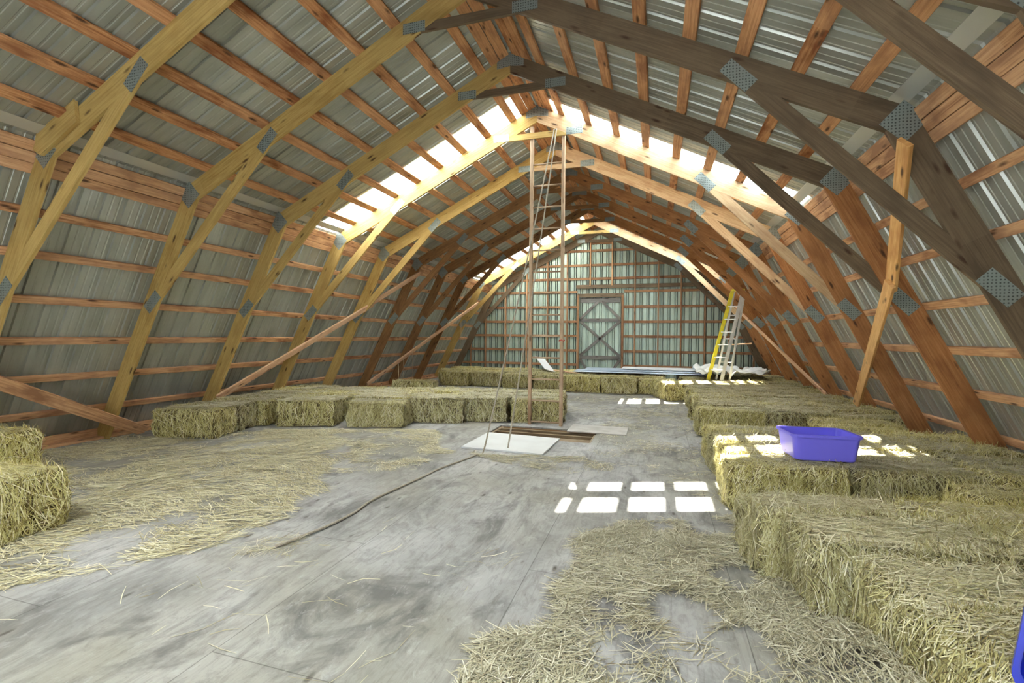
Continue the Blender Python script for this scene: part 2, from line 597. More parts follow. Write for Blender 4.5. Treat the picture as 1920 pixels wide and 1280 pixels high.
struct(slope_sheet('ceiling_left', -1, 'roof', solid_spans(SKY), M['roof']), 'ribbed metal roof sheeting on the left slope', 'roof')
struct(slope_sheet('ceiling_right', 1, 'roof', solid_spans(SKYR), M['roof']), 'ribbed metal roof sheeting on the right slope', 'roof')
n = 0
for side, sn in ((-1, 'left'), (1, 'right')):
    for (a, b), w in zip(SKY if side < 0 else SKYR, ('above the camera', 'half way down the loft', 'near the far gable')):
        n += 1
        struct(slope_sheet('window_%d' % n, side, 'roof', [(a - 0.03, b + 0.03)], M['sky'] if side > 0 else M['sky_frost']),
               'translucent roof panel on the %s slope, %s' % (sn, w), 'skylight')
struct(slope_sheet('wall_left', -1, 'wall', [(Y0, Y1 + 0.03)], M['roof']), 'ribbed metal sheeting of the left sloping wall', 'wall')
struct(slope_sheet('wall_right', 1, 'wall', [(Y0, Y1 + 0.03)], M['roof']), 'ribbed metal sheeting of the right sloping wall', 'wall')


def gable_outline(extra=0.16):
    ro = RAF0 + extra * RC
    lo = LEG0 + extra * LC
    # knee: z = ro - RAFM*o ; o = lo - LEGM*z
    ok = (lo - LEGM * ro) / (1 - LEGM * RAFM)
    zk = ro - RAFM * ok
    return ro, lo, ok, zk


def gable_z(o, extra=0.16):
    ro, lo, ok, zk = gable_outline(extra)
    o = abs(o)
    return ro - RAFM * o if o <= ok else max(0.0, (lo - o) / LEGM)


# far gable sheeting: ribs vertical, profile along X
mb = MB()
pr = rib_profile(XC - 5.6, XC + 5.6, RIBG)
bi = len(mb.v)
for x, h in pr:
    zt = gable_z(x - XC)
    mb.v += [(x, Y1 + h, -0.1), (x, Y1 + h, max(zt, -0.05))]
for i in range(len(pr) - 1):
    mb.f.append((bi + 2 * i, bi + 2 * i + 2, bi + 2 * i + 3, bi + 2 * i + 1))
    mb.uv.append([(0, 0)] * 4)
    mb.mi.append(0)
    mb.sm.append(False)
struct(mb.build('wall_far', M['gable']), 'ribbed green-grey metal sheeting of the far gable', 'wall')

# rear gable, unseen behind the camera, with an open doorway added for daylight
mb = MB()
ro, lo, ok, zk = gable_outline()
DW, DH = 1.15, 2.3
mb.prism([(XC - lo, 0), (XC - DW, 0), (XC - DW, DH), (XC - ok, zk)], Y0 - 0.03, Y0)
mb.prism([(XC + lo, 0), (XC + ok, zk), (XC + DW, DH), (XC + DW, 0)], Y0 - 0.03, Y0)
mb.prism([(XC - ok, zk), (XC - DW, DH), (XC + DW, DH), (XC + ok, zk), (XC, ro)], Y0 - 0.03, Y0)
struct(mb.build('wall_rear', M['roof']))

# floor with the hatch opening
HX0, HX1, HY0, HY1 = -2.48, -0.87, 6.68, 7.56
FX0, FX1 = XC - 5.75, XC + 5.75
mb = MB()
FT = -0.022
mb.box((FX0, Y0, FT), (FX1, HY0, 0))
mb.box((FX0, HY1, FT), (FX1, Y1 + 0.1, 0))
mb.box((FX0, HY0, FT), (HX0, HY1, 0))
mb.box((HX1, HY0, FT), (FX1, HY1, 0))
struct(mb.build('floor', M['floor']), 'grey weathered plywood loft floor', 'floor')
mb = MB()
mb.box((HX0 - 2.5, HY0 - 2.5, -2.55), (HX1 + 2.5, HY1 + 2.5, -2.5))
ux0, ux1, uy0, uy1 = HX0 - 2.5, HX1 + 2.5, HY0 - 2.5, HY1 + 2.5
mb.box((ux0, uy1, -2.55), (ux1, uy1 + 0.05, FT))  # side walls added around the hatch to keep sky light out below
mb.box((ux0 - 0.05, uy0, -2.55), (ux0, uy1, FT))
mb.box((ux1, uy0, -2.55), (ux1 + 0.05, uy1, FT))
mb.box((ux0, uy0 - 0.05, -1.2), (ux1, uy0, FT))
mb.box((ux0, uy0 - 0.05, -2.55), (ux0 + 2.6, uy0, -1.2))  # gap left beside this piece to let some light in
struct(mb.build('floor_lower', M['under']), 'brown boards of the storey below seen through hatch', 'floor')

# eave flashing and base boards
for i, (side, sn) in enumerate(((-1, 'left'), (1, 'right'))):
    mb = MB()
    b0 = RAF0 + (MW / 2 + 0.038) * RC
    for o0, o1 in ((3.79, 3.915),):
        pts = [(XC + side * o0, b0 - RAFM * o0), (XC + side * o1, b0 - RAFM * o1),
               (XC + side * o1, b0 - RAFM * o1 - 0.003), (XC + side * o0, b0 - RAFM * o0 - 0.003)]
        mb.prism(pts if side < 0 else pts[::-1], Y0, Y1)
    struct(mb.build('trim_%d' % (i + 1), M['flash']), 'metal flashing strip above the %s knee' % sn, 'flashing')
    mb = MB()
    oo = LEG0 + MW / 2 * LC
    mb.beam((XC + side * (oo - 0.05), Y0, 0.07), (XC + side * (oo - 0.05), Y1, 0.07), 0.04, 0.14)
    mb.beam((XC + side * (oo - 0.14), Y0, 0.02), (XC + side * (oo - 0.14), Y1, 0.02), 0.12, 0.036)
    struct(mb.build('baseboard_%s' % sn, M['girt']), 'wooden sill boards at the foot of the %s wall' % sn, 'sill')

mb = MB()
rz = RAF0 + (MW / 2 + 0.07) * RC
mb.prism([(XC - 0.22, rz - 0.22 * RAFM), (XC, rz), (XC + 0.22, rz - 0.22 * RAFM), (XC + 0.22, rz - 0.22 * RAFM + 0.004), (XC, rz + 0.004), (XC - 0.22, rz - 0.22 * RAFM + 0.004)], Y0, Y1 + 0.05)
struct(mb.build('trim_3', M['roof']), 'metal ridge cap along the top of the roof', 'ridge cap')

# ------------------------------------------------------------------ roof trusses
def cross2(p, d, q, e):
    """intersection of p + t d with q + s e"""
    den = d[0] * e[1] - d[1] * e[0]
    t = ((q[0] - p[0]) * e[1] - (q[1] - p[1]) * e[0]) / den
    return (p[0] + t * d[0], p[1] + t * d[1])


h = MW / 2
LEGDIR = (-LEGM, 1.0)           # going up, offset shrinks
RAFDIR = (-1.0, RAFM)           # going to the ridge
leg_out, leg_in = (LEG0 + h * LC, 0.0), (LEG0 - h * LC, 0.0)
raf_out, raf_in = (0.0, RAF0 + h * RC), (0.0, RAF0 - h * RC)
K_out = cross2(leg_out, LEGDIR, raf_out, RAFDIR)
K_in = cross2(leg_in, LEGDIR, raf_in, RAFDIR)
BR_B, BR_T = (4.60, 1.84), (2.55, 3.955)      # knee brace ends
bd = (BR_T[0] - BR_B[0], BR_T[1] - BR_B[1])
bl = math.hypot(*bd)
bn = (-bd[1] / bl, bd[0] / bl)
BW = 0.070
COLZ, COLO = 4.862, 0.80                       # collar tie height and half length

def mirror(pts, side):
    return [(XC + side * x, z) for x, z in (pts if side > 0 else pts[::-1])]


def plate(mb_side, c, w, hh, ang, side, ythick=0.0016, yf=-0.0205):
    ca, sa = math.cos(ang), math.sin(ang)
    pts = [(c[0] + ca * x - sa * z, c[1] + sa * x + ca * z) for x, z in ((-w / 2, -hh / 2), (w / 2, -hh / 2), (w / 2, hh / 2), (-w / 2, hh / 2))]
    m = MB()
    m.prism(mirror(pts, side), yf - ythick, yf)
    return m


TRUSS_PARTS = []     # (name, mesh, material key)


def tp(name, mb, mats, key):
    o = mb.build(name, mats)
    me = o.data
    bpy.data.objects.remove(o)
    TRUSS_PARTS.append((name, me, key))


for side in (-1, 1):
    legp = [(leg_out[0], 0.0), K_out, K_in, (leg_in[0], 0.0)]
    m = MB(); m.prism(mirror(legp, side), -0.019, 0.019, axis=(side * LEGDIR[0], LEGDIR[1])); tp('leg', m, M['truss_red'], ('leg', side))
    rafp = [K_out, (0.0, raf_out[1]), (0.0, raf_in[1]), K_in]
    m = MB(); m.prism(mirror(rafp, side), -0.0192, 0.0192, axis=(side * RAFDIR[0], RAFDIR[1])); tp('rafter', m, M['truss_red'], ('rafter', side))
    b = [(BR_B[0] + bn[0] * BW, BR_B[1] + bn[1] * BW), (BR_T[0] + bn[0] * BW, BR_T[1] + bn[1] * BW),
         (BR_T[0] - bn[0] * BW, BR_T[1] - bn[1] * BW), (BR_B[0] - bn[0] * BW, BR_B[1] - bn[1] * BW)]
    m = MB(); m.prism(mirror(b, side), -0.018, 0.018, axis=(side * bd[0], bd[1])); tp('knee_brace', m, M['truss_red'], ('brace', side))
m = MB()
m.prism([(XC - COLO, COLZ - 0.048), (XC + COLO, COLZ - 0.048), (XC + COLO - 0.09, COLZ + 0.048), (XC - COLO + 0.09, COLZ + 0.048)], -0.018, 0.018, axis=(1, 0))
tp('collar_tie', m, M['truss_red'], ('collar', 0))
ab = math.atan2(bd[1], bd[0])
for side in (-1, 1):
    for c, w, hh, a in (((3.885, 3.295), 0.25, 0.25, math.atan2(LEGDIR[1], LEGDIR[0]) + 0.35),
                        ((4.535, 1.915), 0.30, 0.15, ab), ((2.63, 3.86), 0.31, 0.14, ab),
                        ((0.63, 4.872), 0.27, 0.118, 0.0)):
        tp('gusset_plate', plate(None, c, w, hh, a, side), M['plate'], ('plate', side))
m = MB(); m.prism([(XC - 0.19, 5.16), (XC, 5.185), (XC + 0.19, 5.16), (XC + 0.19, 5.345), (XC, 5.37), (XC - 0.19, 5.345)], -0.0221, -0.0205)
tp('gusset_plate', m, M['plate'], ('plate', 0))

TRUSS_TONE = {  # truss index -> (left, right upper, right leg); dark and pale tones paint shade and glare
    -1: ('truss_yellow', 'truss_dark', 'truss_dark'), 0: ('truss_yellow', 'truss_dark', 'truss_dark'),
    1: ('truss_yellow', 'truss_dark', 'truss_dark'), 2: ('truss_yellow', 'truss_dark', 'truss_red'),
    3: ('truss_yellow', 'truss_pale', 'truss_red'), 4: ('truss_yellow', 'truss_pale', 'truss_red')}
TRUSS_LABEL = {
    -1: 'nearest gambrel truss, almost over the camera',
    0: 'second-nearest gambrel truss, its left leg at the left photo edge',
    1: 'third-nearest gambrel truss, dark right rafter with big nail plate at upper right',
    2: 'fourth-nearest gambrel truss, last one before the middle skylight',
    3: 'gambrel truss under the middle skylight panels, with the rope looped over its collar tie',
    4: 'gambrel truss just beyond the middle skylight, with a pale right rafter',
    5: 'gambrel truss second beyond the middle skylight, reddish brown',
    6: 'gambrel truss third beyond the middle skylight, reddish brown',
    7: 'gambrel truss just before the skylight near the far gable',
    8: 'brightly lit gambrel truss under the far skylight, last before the gable',
    9: 'dark gambrel truss standing against the far gable wall'}
for i in range(-1, 10):
    ty = TY1 + TS * (i - 1)
    if i == 9:
        ty = Y1 - 0.115
    t = thing('roof_truss', TRUSS_LABEL[i], 'roof truss', (0, ty, 0), 0, 'gambrel trusses along the loft')
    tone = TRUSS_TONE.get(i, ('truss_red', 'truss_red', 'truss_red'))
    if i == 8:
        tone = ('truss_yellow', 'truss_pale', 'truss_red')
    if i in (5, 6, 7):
        tone = ('truss_shaded', 'truss_red', 'truss_red')  # left members darkened by colour to stand for shade
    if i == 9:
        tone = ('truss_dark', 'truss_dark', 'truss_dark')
    for nm, me, key in TRUSS_PARTS:
        o = link(nm, me, t)
        o.location = (0, 0, 0)
        if key[0] == 'plate':
            continue
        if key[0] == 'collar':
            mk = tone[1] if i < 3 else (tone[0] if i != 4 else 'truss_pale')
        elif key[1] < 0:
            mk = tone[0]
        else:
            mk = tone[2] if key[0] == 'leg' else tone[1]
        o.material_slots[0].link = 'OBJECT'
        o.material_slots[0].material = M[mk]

    if i == 0:
        m = MB()
        sc_ = [(3.40, 3.74), (3.93, 3.48), (3.98, 3.30), (3.88, 3.24), (3.36, 3.50)]
        m.prism(mirror(sc_, -1), -0.058, -0.0225, axis=(RAFDIR[0] * -1, RAFDIR[1]))
        m.build('scab_board', M['truss_yellow'], t)

# ------------------------------------------------------------------ purlins, knee planks, wall girts
YA, YB = Y0 + 0.02, Y1 - 0.02
for side, sn in ((-1, 'left'), (1, 'right')):
    zb = RAF0 + (h + 0.0195) * RC
    us = [0.47 + 0.5 * k for k in range(8)]
    for k, u in enumerate(us):
        o_ = u / RC
        mb = MB()
        c = (XC + side * o_, zb - RAFM * o_)
        mb.beam((c[0], YA, c[1]), (c[0], YB, c[1]), 0.125, 0.038, up=(side * RAFM, 0, 1))
        tag(mb.build('roof_purlin', M['purlin']), 'reddish wooden roof purlin, %s below the ridge on the %s slope' % (ORD[k + 1], sn),
            'purlin', 'purlins on the %s roof slope' % sn)
    for k, u in enumerate((0.10, 0.245)):
        o_ = u / RC
        mb = MB()
        c = (XC + side * o_, zb - RAFM * o_)
        mb.beam((c[0], YA, c[1]), (c[0], YB, c[1]), 0.138, 0.036, up=(side * RAFM, 0, 1))
        tag(mb.build('ridge_plank', M['purlin']), 'reddish plank under the ridge on the %s slope, %s' % (sn, ('touching the ridge', 'second from the ridge')[k]),
            'plank', 'planks along the ridge')
    # three planks around the knee
    for k, (z, w) in enumerate(((3.345, 0.108), (3.243, 0.108), (3.145, 0.104))):
        mb = MB()
        oo = LEG0 + (h + 0.0195) * LC - LEGM * z
        mb.beam((XC + side * oo, YA, z), (XC + side * oo, YB, z), w, 0.036, up=(side, 0, LEGM))
        tag(mb.build('knee_plank', M['girt']), '%s of the three planks along the %s knee of the roof' % (('topmost', 'middle', 'lowest')[k], sn), 'plank', 'planks along the %s knee' % sn)
    for k, z in enumerate((0.46, 0.93, 1.39, 1.86, 2.335, 2.75)):
        mb = MB()
        oo = LEG0 + (h + 0.0195) * LC - LEGM * z
        mb.beam((XC + side * oo, YA, z), (XC + side * oo, YB, z), 0.089, 0.038, up=(side, 0, LEGM))
        tag(mb.build('wall_girt', M['girt']), 'horizontal wooden girt on the %s sloping wall, %s up from the floor' % (sn, ORD[k + 1]),
            'girt', 'girts on the %s wall' % sn)

# ------------------------------------------------------------------ diagonal brace boards on the inner faces of the legs
def brace(p, q, mat, label, w=0.14, t=0.036, twist=0.0):
    mb = MB()
    p, q = Vector(p), Vector(q)
    s = -1 if p.x < XC else 1
    mb.beam(p, q, w, t, up=(s, 0, LEGM))
    return tag(mb.build('brace_board', mat), label, 'brace', 'diagonal brace boards')


def legpt(side, y, z, o=0.142):
    return (XC + side * (LEG0 - LEGM * z - o * LC), y, z)


brace(legpt(-1, 6.22, 0.40), legpt(-1, 9.45, 2.20), M['brace'], 'pale diagonal brace rising from the middle of the left bales, lower length', 0.13)
brace(legpt(-1, 9.30, 2.20, 0.182), legpt(-1, 10.75, 3.05, 0.182), M['brace'], 'reddish short upper length continuing the pale left diagonal brace', 0.12)
brace(legpt(-1, 10.72, 0.20), legpt(-1, 15.5, 2.62), M['brace'], 'long pale grey diagonal brace on left wall near the far bales', 0.13)
brace(legpt(-1, 5.16, 0.03), legpt(-1, 1.7, 1.72), M['girt'], 'reddish brown diagonal brace at left edge, resting on floor beside the first left bale', 0.15)
brace(legpt(1, 4.50, 3.06), legpt(1, 5.98, 2.05), M['brace_new'], 'fresh orange upper length of the diagonal brace on the right legs', 0.14)
brace(legpt(1, 5.86, 2.08, 0.18), legpt(1, 9.1, 0.42, 0.18), M['brace_new'], 'lower length of the right diagonal brace, standing in the right bales', 0.13)
brace(legpt(1, 15.1, 2.35), legpt(1, 10.72, 0.40), M['brace'], 'thin pale diagonal brace on the right legs near the stepladder', 0.11)

# ------------------------------------------------------------------ far gable framing and door
GY = Y1 - 0.022
def stud(x, z0, z1, label, w=0.045, mat='stud'):
    mb = MB()
    mb.beam((x, GY - 0.04, z0), (x, GY - 0.04, z1), w, 0.085, up=(0, 1, 0))
    tag(mb.build('gable_stud', M[mat]), label, 'stud', 'studs of the far gable')


left_x = [-3.08, -3.8, -4.58, -5.4, -6.19, -6.79]
for k, x in enumerate(left_x):
    stud(x, 0, gable_z(x - XC, 0.0), 'vertical stud on the far gable, %s to the left of the door' % ORD[k + 1], mat='girt' if k in (2, 3) else 'stud')
for k, x in enumerate([-0.72, 0.05, 0.78, 1.53, 2.26, 3.01]):
    stud(x, 0, gable_z(x - XC, 0.0), 'vertical stud on the far gable, %s to the right of the door' % ORD[k + 1])
for x, nm in ((-2.26, 'left'), (-1.5, 'right')):
    stud(x, 3.3, gable_z(x - XC, 0.0), '%s of the two short studs above the far door' % nm, mat='girt')
DX0, DX1, DZ = -2.66, -1.15, 2.86


def girt(x0, x1, z, label, w=0.085):
    mb = MB()
    mb.beam((x0, GY, z), (x1, GY, z), w, 0.036, up=(0, 1, 0))
    tag(mb.build('gable_girt', M['stud']), label, 'girt', 'girts of the far gable')


def half_w(z):
    ro, lo, ok, zk = gable_outline(0.02)
    return lo - LEGM * z if z < zk else (ro - z) / RAFM


for k, z in enumerate((0.49, 1.0, 1.52, 2.03, 2.55, 3.09)):
    hw = half_w(z) - 0.06
    girt(XC - hw, DX0 - 0.06, z, 'horizontal girt on the far gable left of the door, %s from the floor' % ORD[k + 1])
    girt(DX1 + 0.06, XC + hw, z, 'horizontal girt on the far gable right of the door, %s from the floor' % ORD[k + 1])
for k, z in enumerate((3.55, 4.03, 4.54)):
    hw = half_w(z) - 0.06
    girt(XC - hw, XC + hw, z, 'horizontal girt across the far gable, %s above the door header' % ORD[k + 1])
girt(-2.24, -1.52, 4.80, 'short topmost girt between the two studs under the far ridge')
mb = MB()
mb.beam((DX0 - 0.1, GY - 0.03, 3.27), (3.0, GY - 0.03, 3.27), 0.13, 0.06, up=(0, 1, 0))
tag(mb.build('door_header', M['truss_dark']), 'dark charred-looking header beam above the far door', 'beam')

door = thing('door_1', 'grey weathered metal-clad door with X bracing in the far gable', 'door', (0, Y1 - 0.05, 0))
door['kind'] = 'structure'
mb = MB()
pr = rib_profile(DX0 + 0.05, DX1 - 0.05, RIBG)
bi = len(mb.v)
for x, hh in pr:
    mb.v += [(x, hh * 0.4, 0.02), (x, hh * 0.4, DZ)]
for i in range(len(pr) - 1):
    mb.f.append((bi + 2 * i, bi + 2 * i + 2, bi + 2 * i + 3, bi + 2 * i + 1))
    mb.uv.append([(0, 0)] * 4); mb.mi.append(0); mb.sm.append(False)
mb.build('door_sheet', M['gable'], door)
for x in (DX0 - 0.02, DX1 + 0.02):
    mb = MB(); mb.beam((x, -0.05, 0), (x, -0.05, DZ + 0.1), 0.075, 0.09, up=(0, 1, 0)); mb.build('door_jamb', M['stud'], door)
mb = MB(); mb.beam((DX0 - 0.05, -0.055, DZ + 0.09), (DX1 + 0.05, -0.055, DZ + 0.09), 0.13, 0.05, up=(0, 1, 0)); mb.build('door_lintel', M['truss_dark'], door)
a0, a1 = DX0 + 0.06, DX1 - 0.06
xm = (a0 + a1) / 2
for z, w in ((0.76, 0.14), (2.08, 0.12), (2.78, 0.16)):
    mb = MB(); mb.beam((a0, -0.02, z), (a1, -0.02, z), w, 0.03, up=(0, 1, 0)); mb.build('door_rail', M['greywood'], door)
for p, q in (((a0, 2.12), (xm - 0.06, 2.74)), ((a1, 2.12), (xm + 0.06, 2.74)), ((a0, 2.04), (a1, 0.82)), ((a0, 0.82), (a1, 2.04)),
             ((a0, 0.70), (a0 + 0.42, 0.05)), ((a1, 0.70), (a1 - 0.42, 0.05))):
    mb = MB(); mb.beam((p[0], -0.035, p[1]), (q[0], -0.035, q[1]), 0.095, 0.026, up=(0, 1, 0)); mb.build('door_brace', M['greywood'], door)

# ------------------------------------------------------------------ straw
def ribbons(P0, P1, P2, N, W, tint):
    """Three-point stalks as thin folded ribbons. Returns verts, faces, tint per vertex."""
    d = P2 - P0
    c = np.cross(d, N)
    c /= (np.linalg.norm(c, axis=1, keepdims=True) + 1e-9)
    w = W[:, None] * 0.5
    n = len(P0)
    V = np.empty((n, 6, 3))
    V[:, 0], V[:, 1] = P0 - c * w * 0.7, P0 + c * w * 0.7
    V[:, 2], V[:, 3] = P1 - c * w, P1 + c * w
    V[:, 4], V[:, 5] = P2 - c * w * 0.55, P2 + c * w * 0.55
    b = (np.arange(n) * 6)[:, None]
    F = np.concatenate([b + np.array([[0, 1, 3, 2]]), b + np.array([[2, 3, 5, 4]])], 1).reshape(-1, 4)
    return V.reshape(-1, 3), F, np.repeat(tint, 6)


def mesh_np(name, V, F, tint, mats, mi):
    me = bpy.data.meshes.new(name)
    me.vertices.add(len(V))
    me.vertices.foreach_set('co', V.astype(np.float32).ravel())
    me.loops.add(F.size)
    me.loops.foreach_set('vertex_index', F.astype(np.int32).ravel())
    me.polygons.add(len(F))
    me.polygons.foreach_set('loop_start', (np.arange(len(F)) * 4).astype(np.int32))
    me.polygons.foreach_set('loop_total', np.full(len(F), 4, np.int32))
    for m_ in mats:
        me.materials.append(m_)
    me.polygons.foreach_set('material_index', mi.astype(np.int32))
    a = me.attributes.new('tint', 'FLOAT', 'POINT')
    a.data.foreach_set('value', tint.astype(np.float32))
    me.update()
    me.validate()
    return me


def vnoise(x, y, seed, s):
    """smooth value noise in 0..1"""
    x, y = x / s, y / s
    xi, yi = np.floor(x).astype(int), np.floor(y).astype(int)
    fx, fy = x - xi, y - yi
    fx, fy = fx * fx * (3 - 2 * fx), fy * fy * (3 - 2 * fy)

    def hsh(a, b):
        v = np.sin(a * 127.1 + b * 311.7 + seed * 74.7) * 43758.5453
        return v - np.floor(v)
    return (hsh(xi, yi) * (1 - fx) + hsh(xi + 1, yi) * fx) * (1 - fy) + (hsh(xi, yi + 1) * (1 - fx) + hsh(xi + 1, yi + 1) * fx) * fy


BL, BWD, BH = 0.93, 0.47, 0.41


def bale_mesh(name, seed, n, smin, smax, wid, ruff=1.0):
    r = np.random.default_rng(seed)
    hx, hy, hz = BL / 2, BWD / 2, BH / 2
    # core: a subdivided, softened and lumpy block
    gx, gy, gz = 22, 12, 10
    V, F = [], []

    def face(fn, a, b):
        base = len(V)
        for i in range(a + 1):
            for j in range(b + 1):
                V.append(fn(2 * i / a - 1, 2 * j / b - 1))
        for i in range(a):
            for j in range(b):
                q = base + i * (b + 1) + j
                F.append((q, q + b + 1, q + b + 2, q + 1))
    face(lambda u, v: (u, v, 1), gx, gy)
    face(lambda u, v: (u, -v, -1), gx, gy)
    face(lambda u, v: (u, -1, v), gx, gz)
    face(lambda u, v: (-u, 1, v), gx, gz)
    face(lambda u, v: (1, u, v), gy, gz)
    face(lambda u, v: (-1, -u, v), gy, gz)
    C = np.array(V, float)
    lump = lambda Q, s, k: (vnoise(Q[:, 0] * 3 + Q[:, 2] * 1.7, Q[:, 1] * 2.1 + Q[:, 2] * 2.6, seed + k, s) - 0.5)

    def warp(Q):
        """unit-cube surface -> soft bale surface, metres"""
        p = 20.0
        nn = (np.abs(Q) ** p).sum(1, keepdims=True) ** (1 / p)
        S = Q / nn
        dims = np.array([hx, hy, hz])
        O = S * (dims - 0.012)
        O += S * dims * (lump(Q, 0.9, 1) * 0.10 + lump(Q, 0.33, 2) * 0.07)[:, None] * ruff
        # flakes: shallow grooves across the length
        O[:, 2] += -0.012 * ruff * (np.abs(np.sin(Q[:, 0] * 11 + seed)) < 0.16) * (S[:, 2] > 0.5)
        O[:, 2] = np.maximum(O[:, 2], -hz)
        return O
    Cw = warp(C)
    # surface stalks
    area = np.array([hx * hy, hx * hz, hx * hz, hy * hz, hy * hz])
    fc = r.choice(5, n, p=area / area.sum())
    u, v = r.uniform(-1, 1, n), r.uniform(-1, 1, n)
    Q = np.zeros((n, 3)); Nn = np.zeros((n, 3)); A = np.zeros((n, 3)); B = np.zeros((n, 3))
    for k in range(5):
        s = fc == k
        if k == 0:
            Q[s] = np.stack([u[s], v[s], np.ones(s.sum())], 1); Nn[s] = (0, 0, 1); A[s] = (1, 0, 0); B[s] = (0, 1, 0)
        elif k in (1, 2):
            sg = -1 if k == 1 else 1
            Q[s] = np.stack([u[s], np.full(s.sum(), sg), v[s]], 1); Nn[s] = (0, sg, 0); A[s] = (1, 0, 0); B[s] = (0, 0, 1)
        else:
            sg = -1 if k == 3 else 1
            Q[s] = np.stack([np.full(s.sum(), sg), u[s], v[s]], 1); Nn[s] = (sg, 0, 0); A[s] = (0, 1, 0); B[s] = (0, 0, 1)
    spread = np.where(fc == 0, 0.75, 0.42)
    base = np.where(fc == 0, 0.95 + 0.5 * (vnoise(Q[:, 0], Q[:, 1], seed, 0.5) - 0.5) * 3, 1.45)
    ang = base + r.normal(0, 1, n) * spread
    ang = np.where(r.random(n) < 0.18, r.uniform(0, 3.14, n), ang)
    D = A * np.cos(ang)[:, None] + B * np.sin(ang)[:, None]
    L = r.uniform(smin, smax, n)
    dims = np.array([hx, hy, hz])
    half = D * (L / 2)[:, None] / dims
    lift = r.uniform(0.002, 0.016, n) * ruff
    q0, q2 = Q - half, Q + half
    over = lambda q: np.clip(q, -1.0, 1.0)
    P1 = warp(over(Q)) + Nn * lift[:, None]
    P0 = warp(over(q0)) + (q0 - over(q0)) * dims * 0.55 + Nn * (lift * r.uniform(0.2, 1.6, n))[:, None]
    P2 = warp(over(q2)) + (q2 - over(q2)) * dims * 0.55 + Nn * (lift * r.uniform(0.2, 1.8, n))[:, None]
    # gravity on the overhanging ends
    for P, q in ((P0, q0), (P2, q2)):
        ov = np.linalg.norm((q - over(q)) * dims, axis=1)
        P[:, 2] -= ov * 0.8 * (Nn[:, 2] > 0.5)
    # flyaway stalks
    fly = r.random(n) < 0.05
    P2[fly] += Nn[fly] * r.uniform(0.01, 0.06, fly.sum())[:, None] * ruff
    P2[fly, 2] += r.uniform(-0.02, 0.01, fly.sum())
    for P in (P0, P1, P2):
        P[:, 2] = np.maximum(P[:, 2], -hz + 0.003)
    W = r.uniform(0.6, 1.3, n) * wid
    t = np.clip(r.normal(0.56, 0.27, n) + (Nn[:, 2] > 0.5) * 0.08, 0, 1)  # top-face stalks tinted paler, light from above put into the colour
    VV, FF, TT = ribbons(P0, P1, P2, Nn, W, t)
    V_all = np.concatenate([Cw, VV]); F_all = np.concatenate([np.array(F), FF + len(Cw)])
    V_all[:, 2] += hz
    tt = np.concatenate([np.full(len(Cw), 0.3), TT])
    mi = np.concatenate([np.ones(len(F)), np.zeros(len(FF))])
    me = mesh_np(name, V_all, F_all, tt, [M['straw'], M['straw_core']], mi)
    return me


NEAR = [bale_mesh('straw_bale', 11 + k, 10500, 0.09, 0.34, 0.0049, 1.3) for k in range(4)]
MID = [bale_mesh('straw_bale', 31 + k, 5400, 0.08, 0.26, 0.0044, 1.15) for k in range(4)]
FAR = [bale_mesh('straw_bale', 51 + k, 2700, 0.08, 0.25, 0.0060, 1.1) for k in range(4)]


BALES = []


def bale(x, y, rot, label, group, z=0.0, sc=(1, 1, 1), tilt=(0, 0)):
    d = math.hypot(x, y)
    pool = NEAR if d < 4.6 else (MID if d < 8.2 else FAR)
    o = link('straw_bale', random.choice(pool))
    o.location = (x, y, z)
    o.rotation_euler = (tilt[0], tilt[1], math.radians(rot) + random.choice((0, math.pi)))
    BALES.append((x, y, math.radians(rot), BL / 2 * sc[0], BWD / 2 * sc[1], z + BH * sc[2]))
    o.scale = (sc[0] * 1.02, sc[1] * 1.01, sc[2])
    return tag(o, label, 'straw bale', group)


jit = lambda a: random.uniform(-a, a)
# --- right-hand bales, laid in rows with their ends to the aisle
GR = 'straw bales along the right wall'
rows_r = [  # (y, x start, x limit, rot, where)
    (1.66, 1.18, 2.9, 4, 'nearest row at the bottom right corner'),
    (2.14, 1.08, 3.2, 6, 'second row from the camera'),
    (2.62, 1.00, 3.3, 8, 'third row from the camera'),
    (3.12, 0.80, 3.2, 10, 'fourth row from the camera'),
    (3.55, 0.60, 3.2, 12, 'row before the dark notch'),
    (4.74, 0.62, 3.3, 5, 'row that carries the violet blue bin'),
    (5.22, 0.66, 3.3, 4, 'row right behind the violet blue bin'),
    (5.74, 0.62, 3.3, 8, 'second row behind the violet blue bin'),
    (6.22, 0.60, 3.3, 8, 'third row behind the blue bin'),
]
rows_r += [(7.92 + 0.485 * k, 0.62 + 0.05 * ((k * 7) % 3), 3.3, 3 + (k % 3) * 2,
            ('dark-faced row just beyond the gap' if k == 0 else '%s row beyond the gap' % ORD[k + 1])) for k in range(16)]
for (yy, x0, x1, rot, where) in rows_r:
    xs = x0
    k = 0
    while 3.40 - xs > 0.42 and k < 4:
        lx = min(1.0, (3.40 - xs) / BL)
        pos = ('end against the aisle', 'second from the aisle', 'third from the aisle', 'fourth from the aisle')[k]
        cx = xs + BL * lx / 2
        cyy = yy + (cx - x0 - 0.4) * math.tan(math.radians(rot)) * 0.7
        hs = random.uniform(0.96, 1.04)
        bale(cx + jit(0.015), cyy + jit(0.015), rot + jit(2.5), 'right-hand straw bale, %s, %s' % (where, pos), GR,
             sc=(lx, 1.03, hs), tilt=(jit(0.02), jit(0.03)))
        xs += BL + 0.02
        k += 1
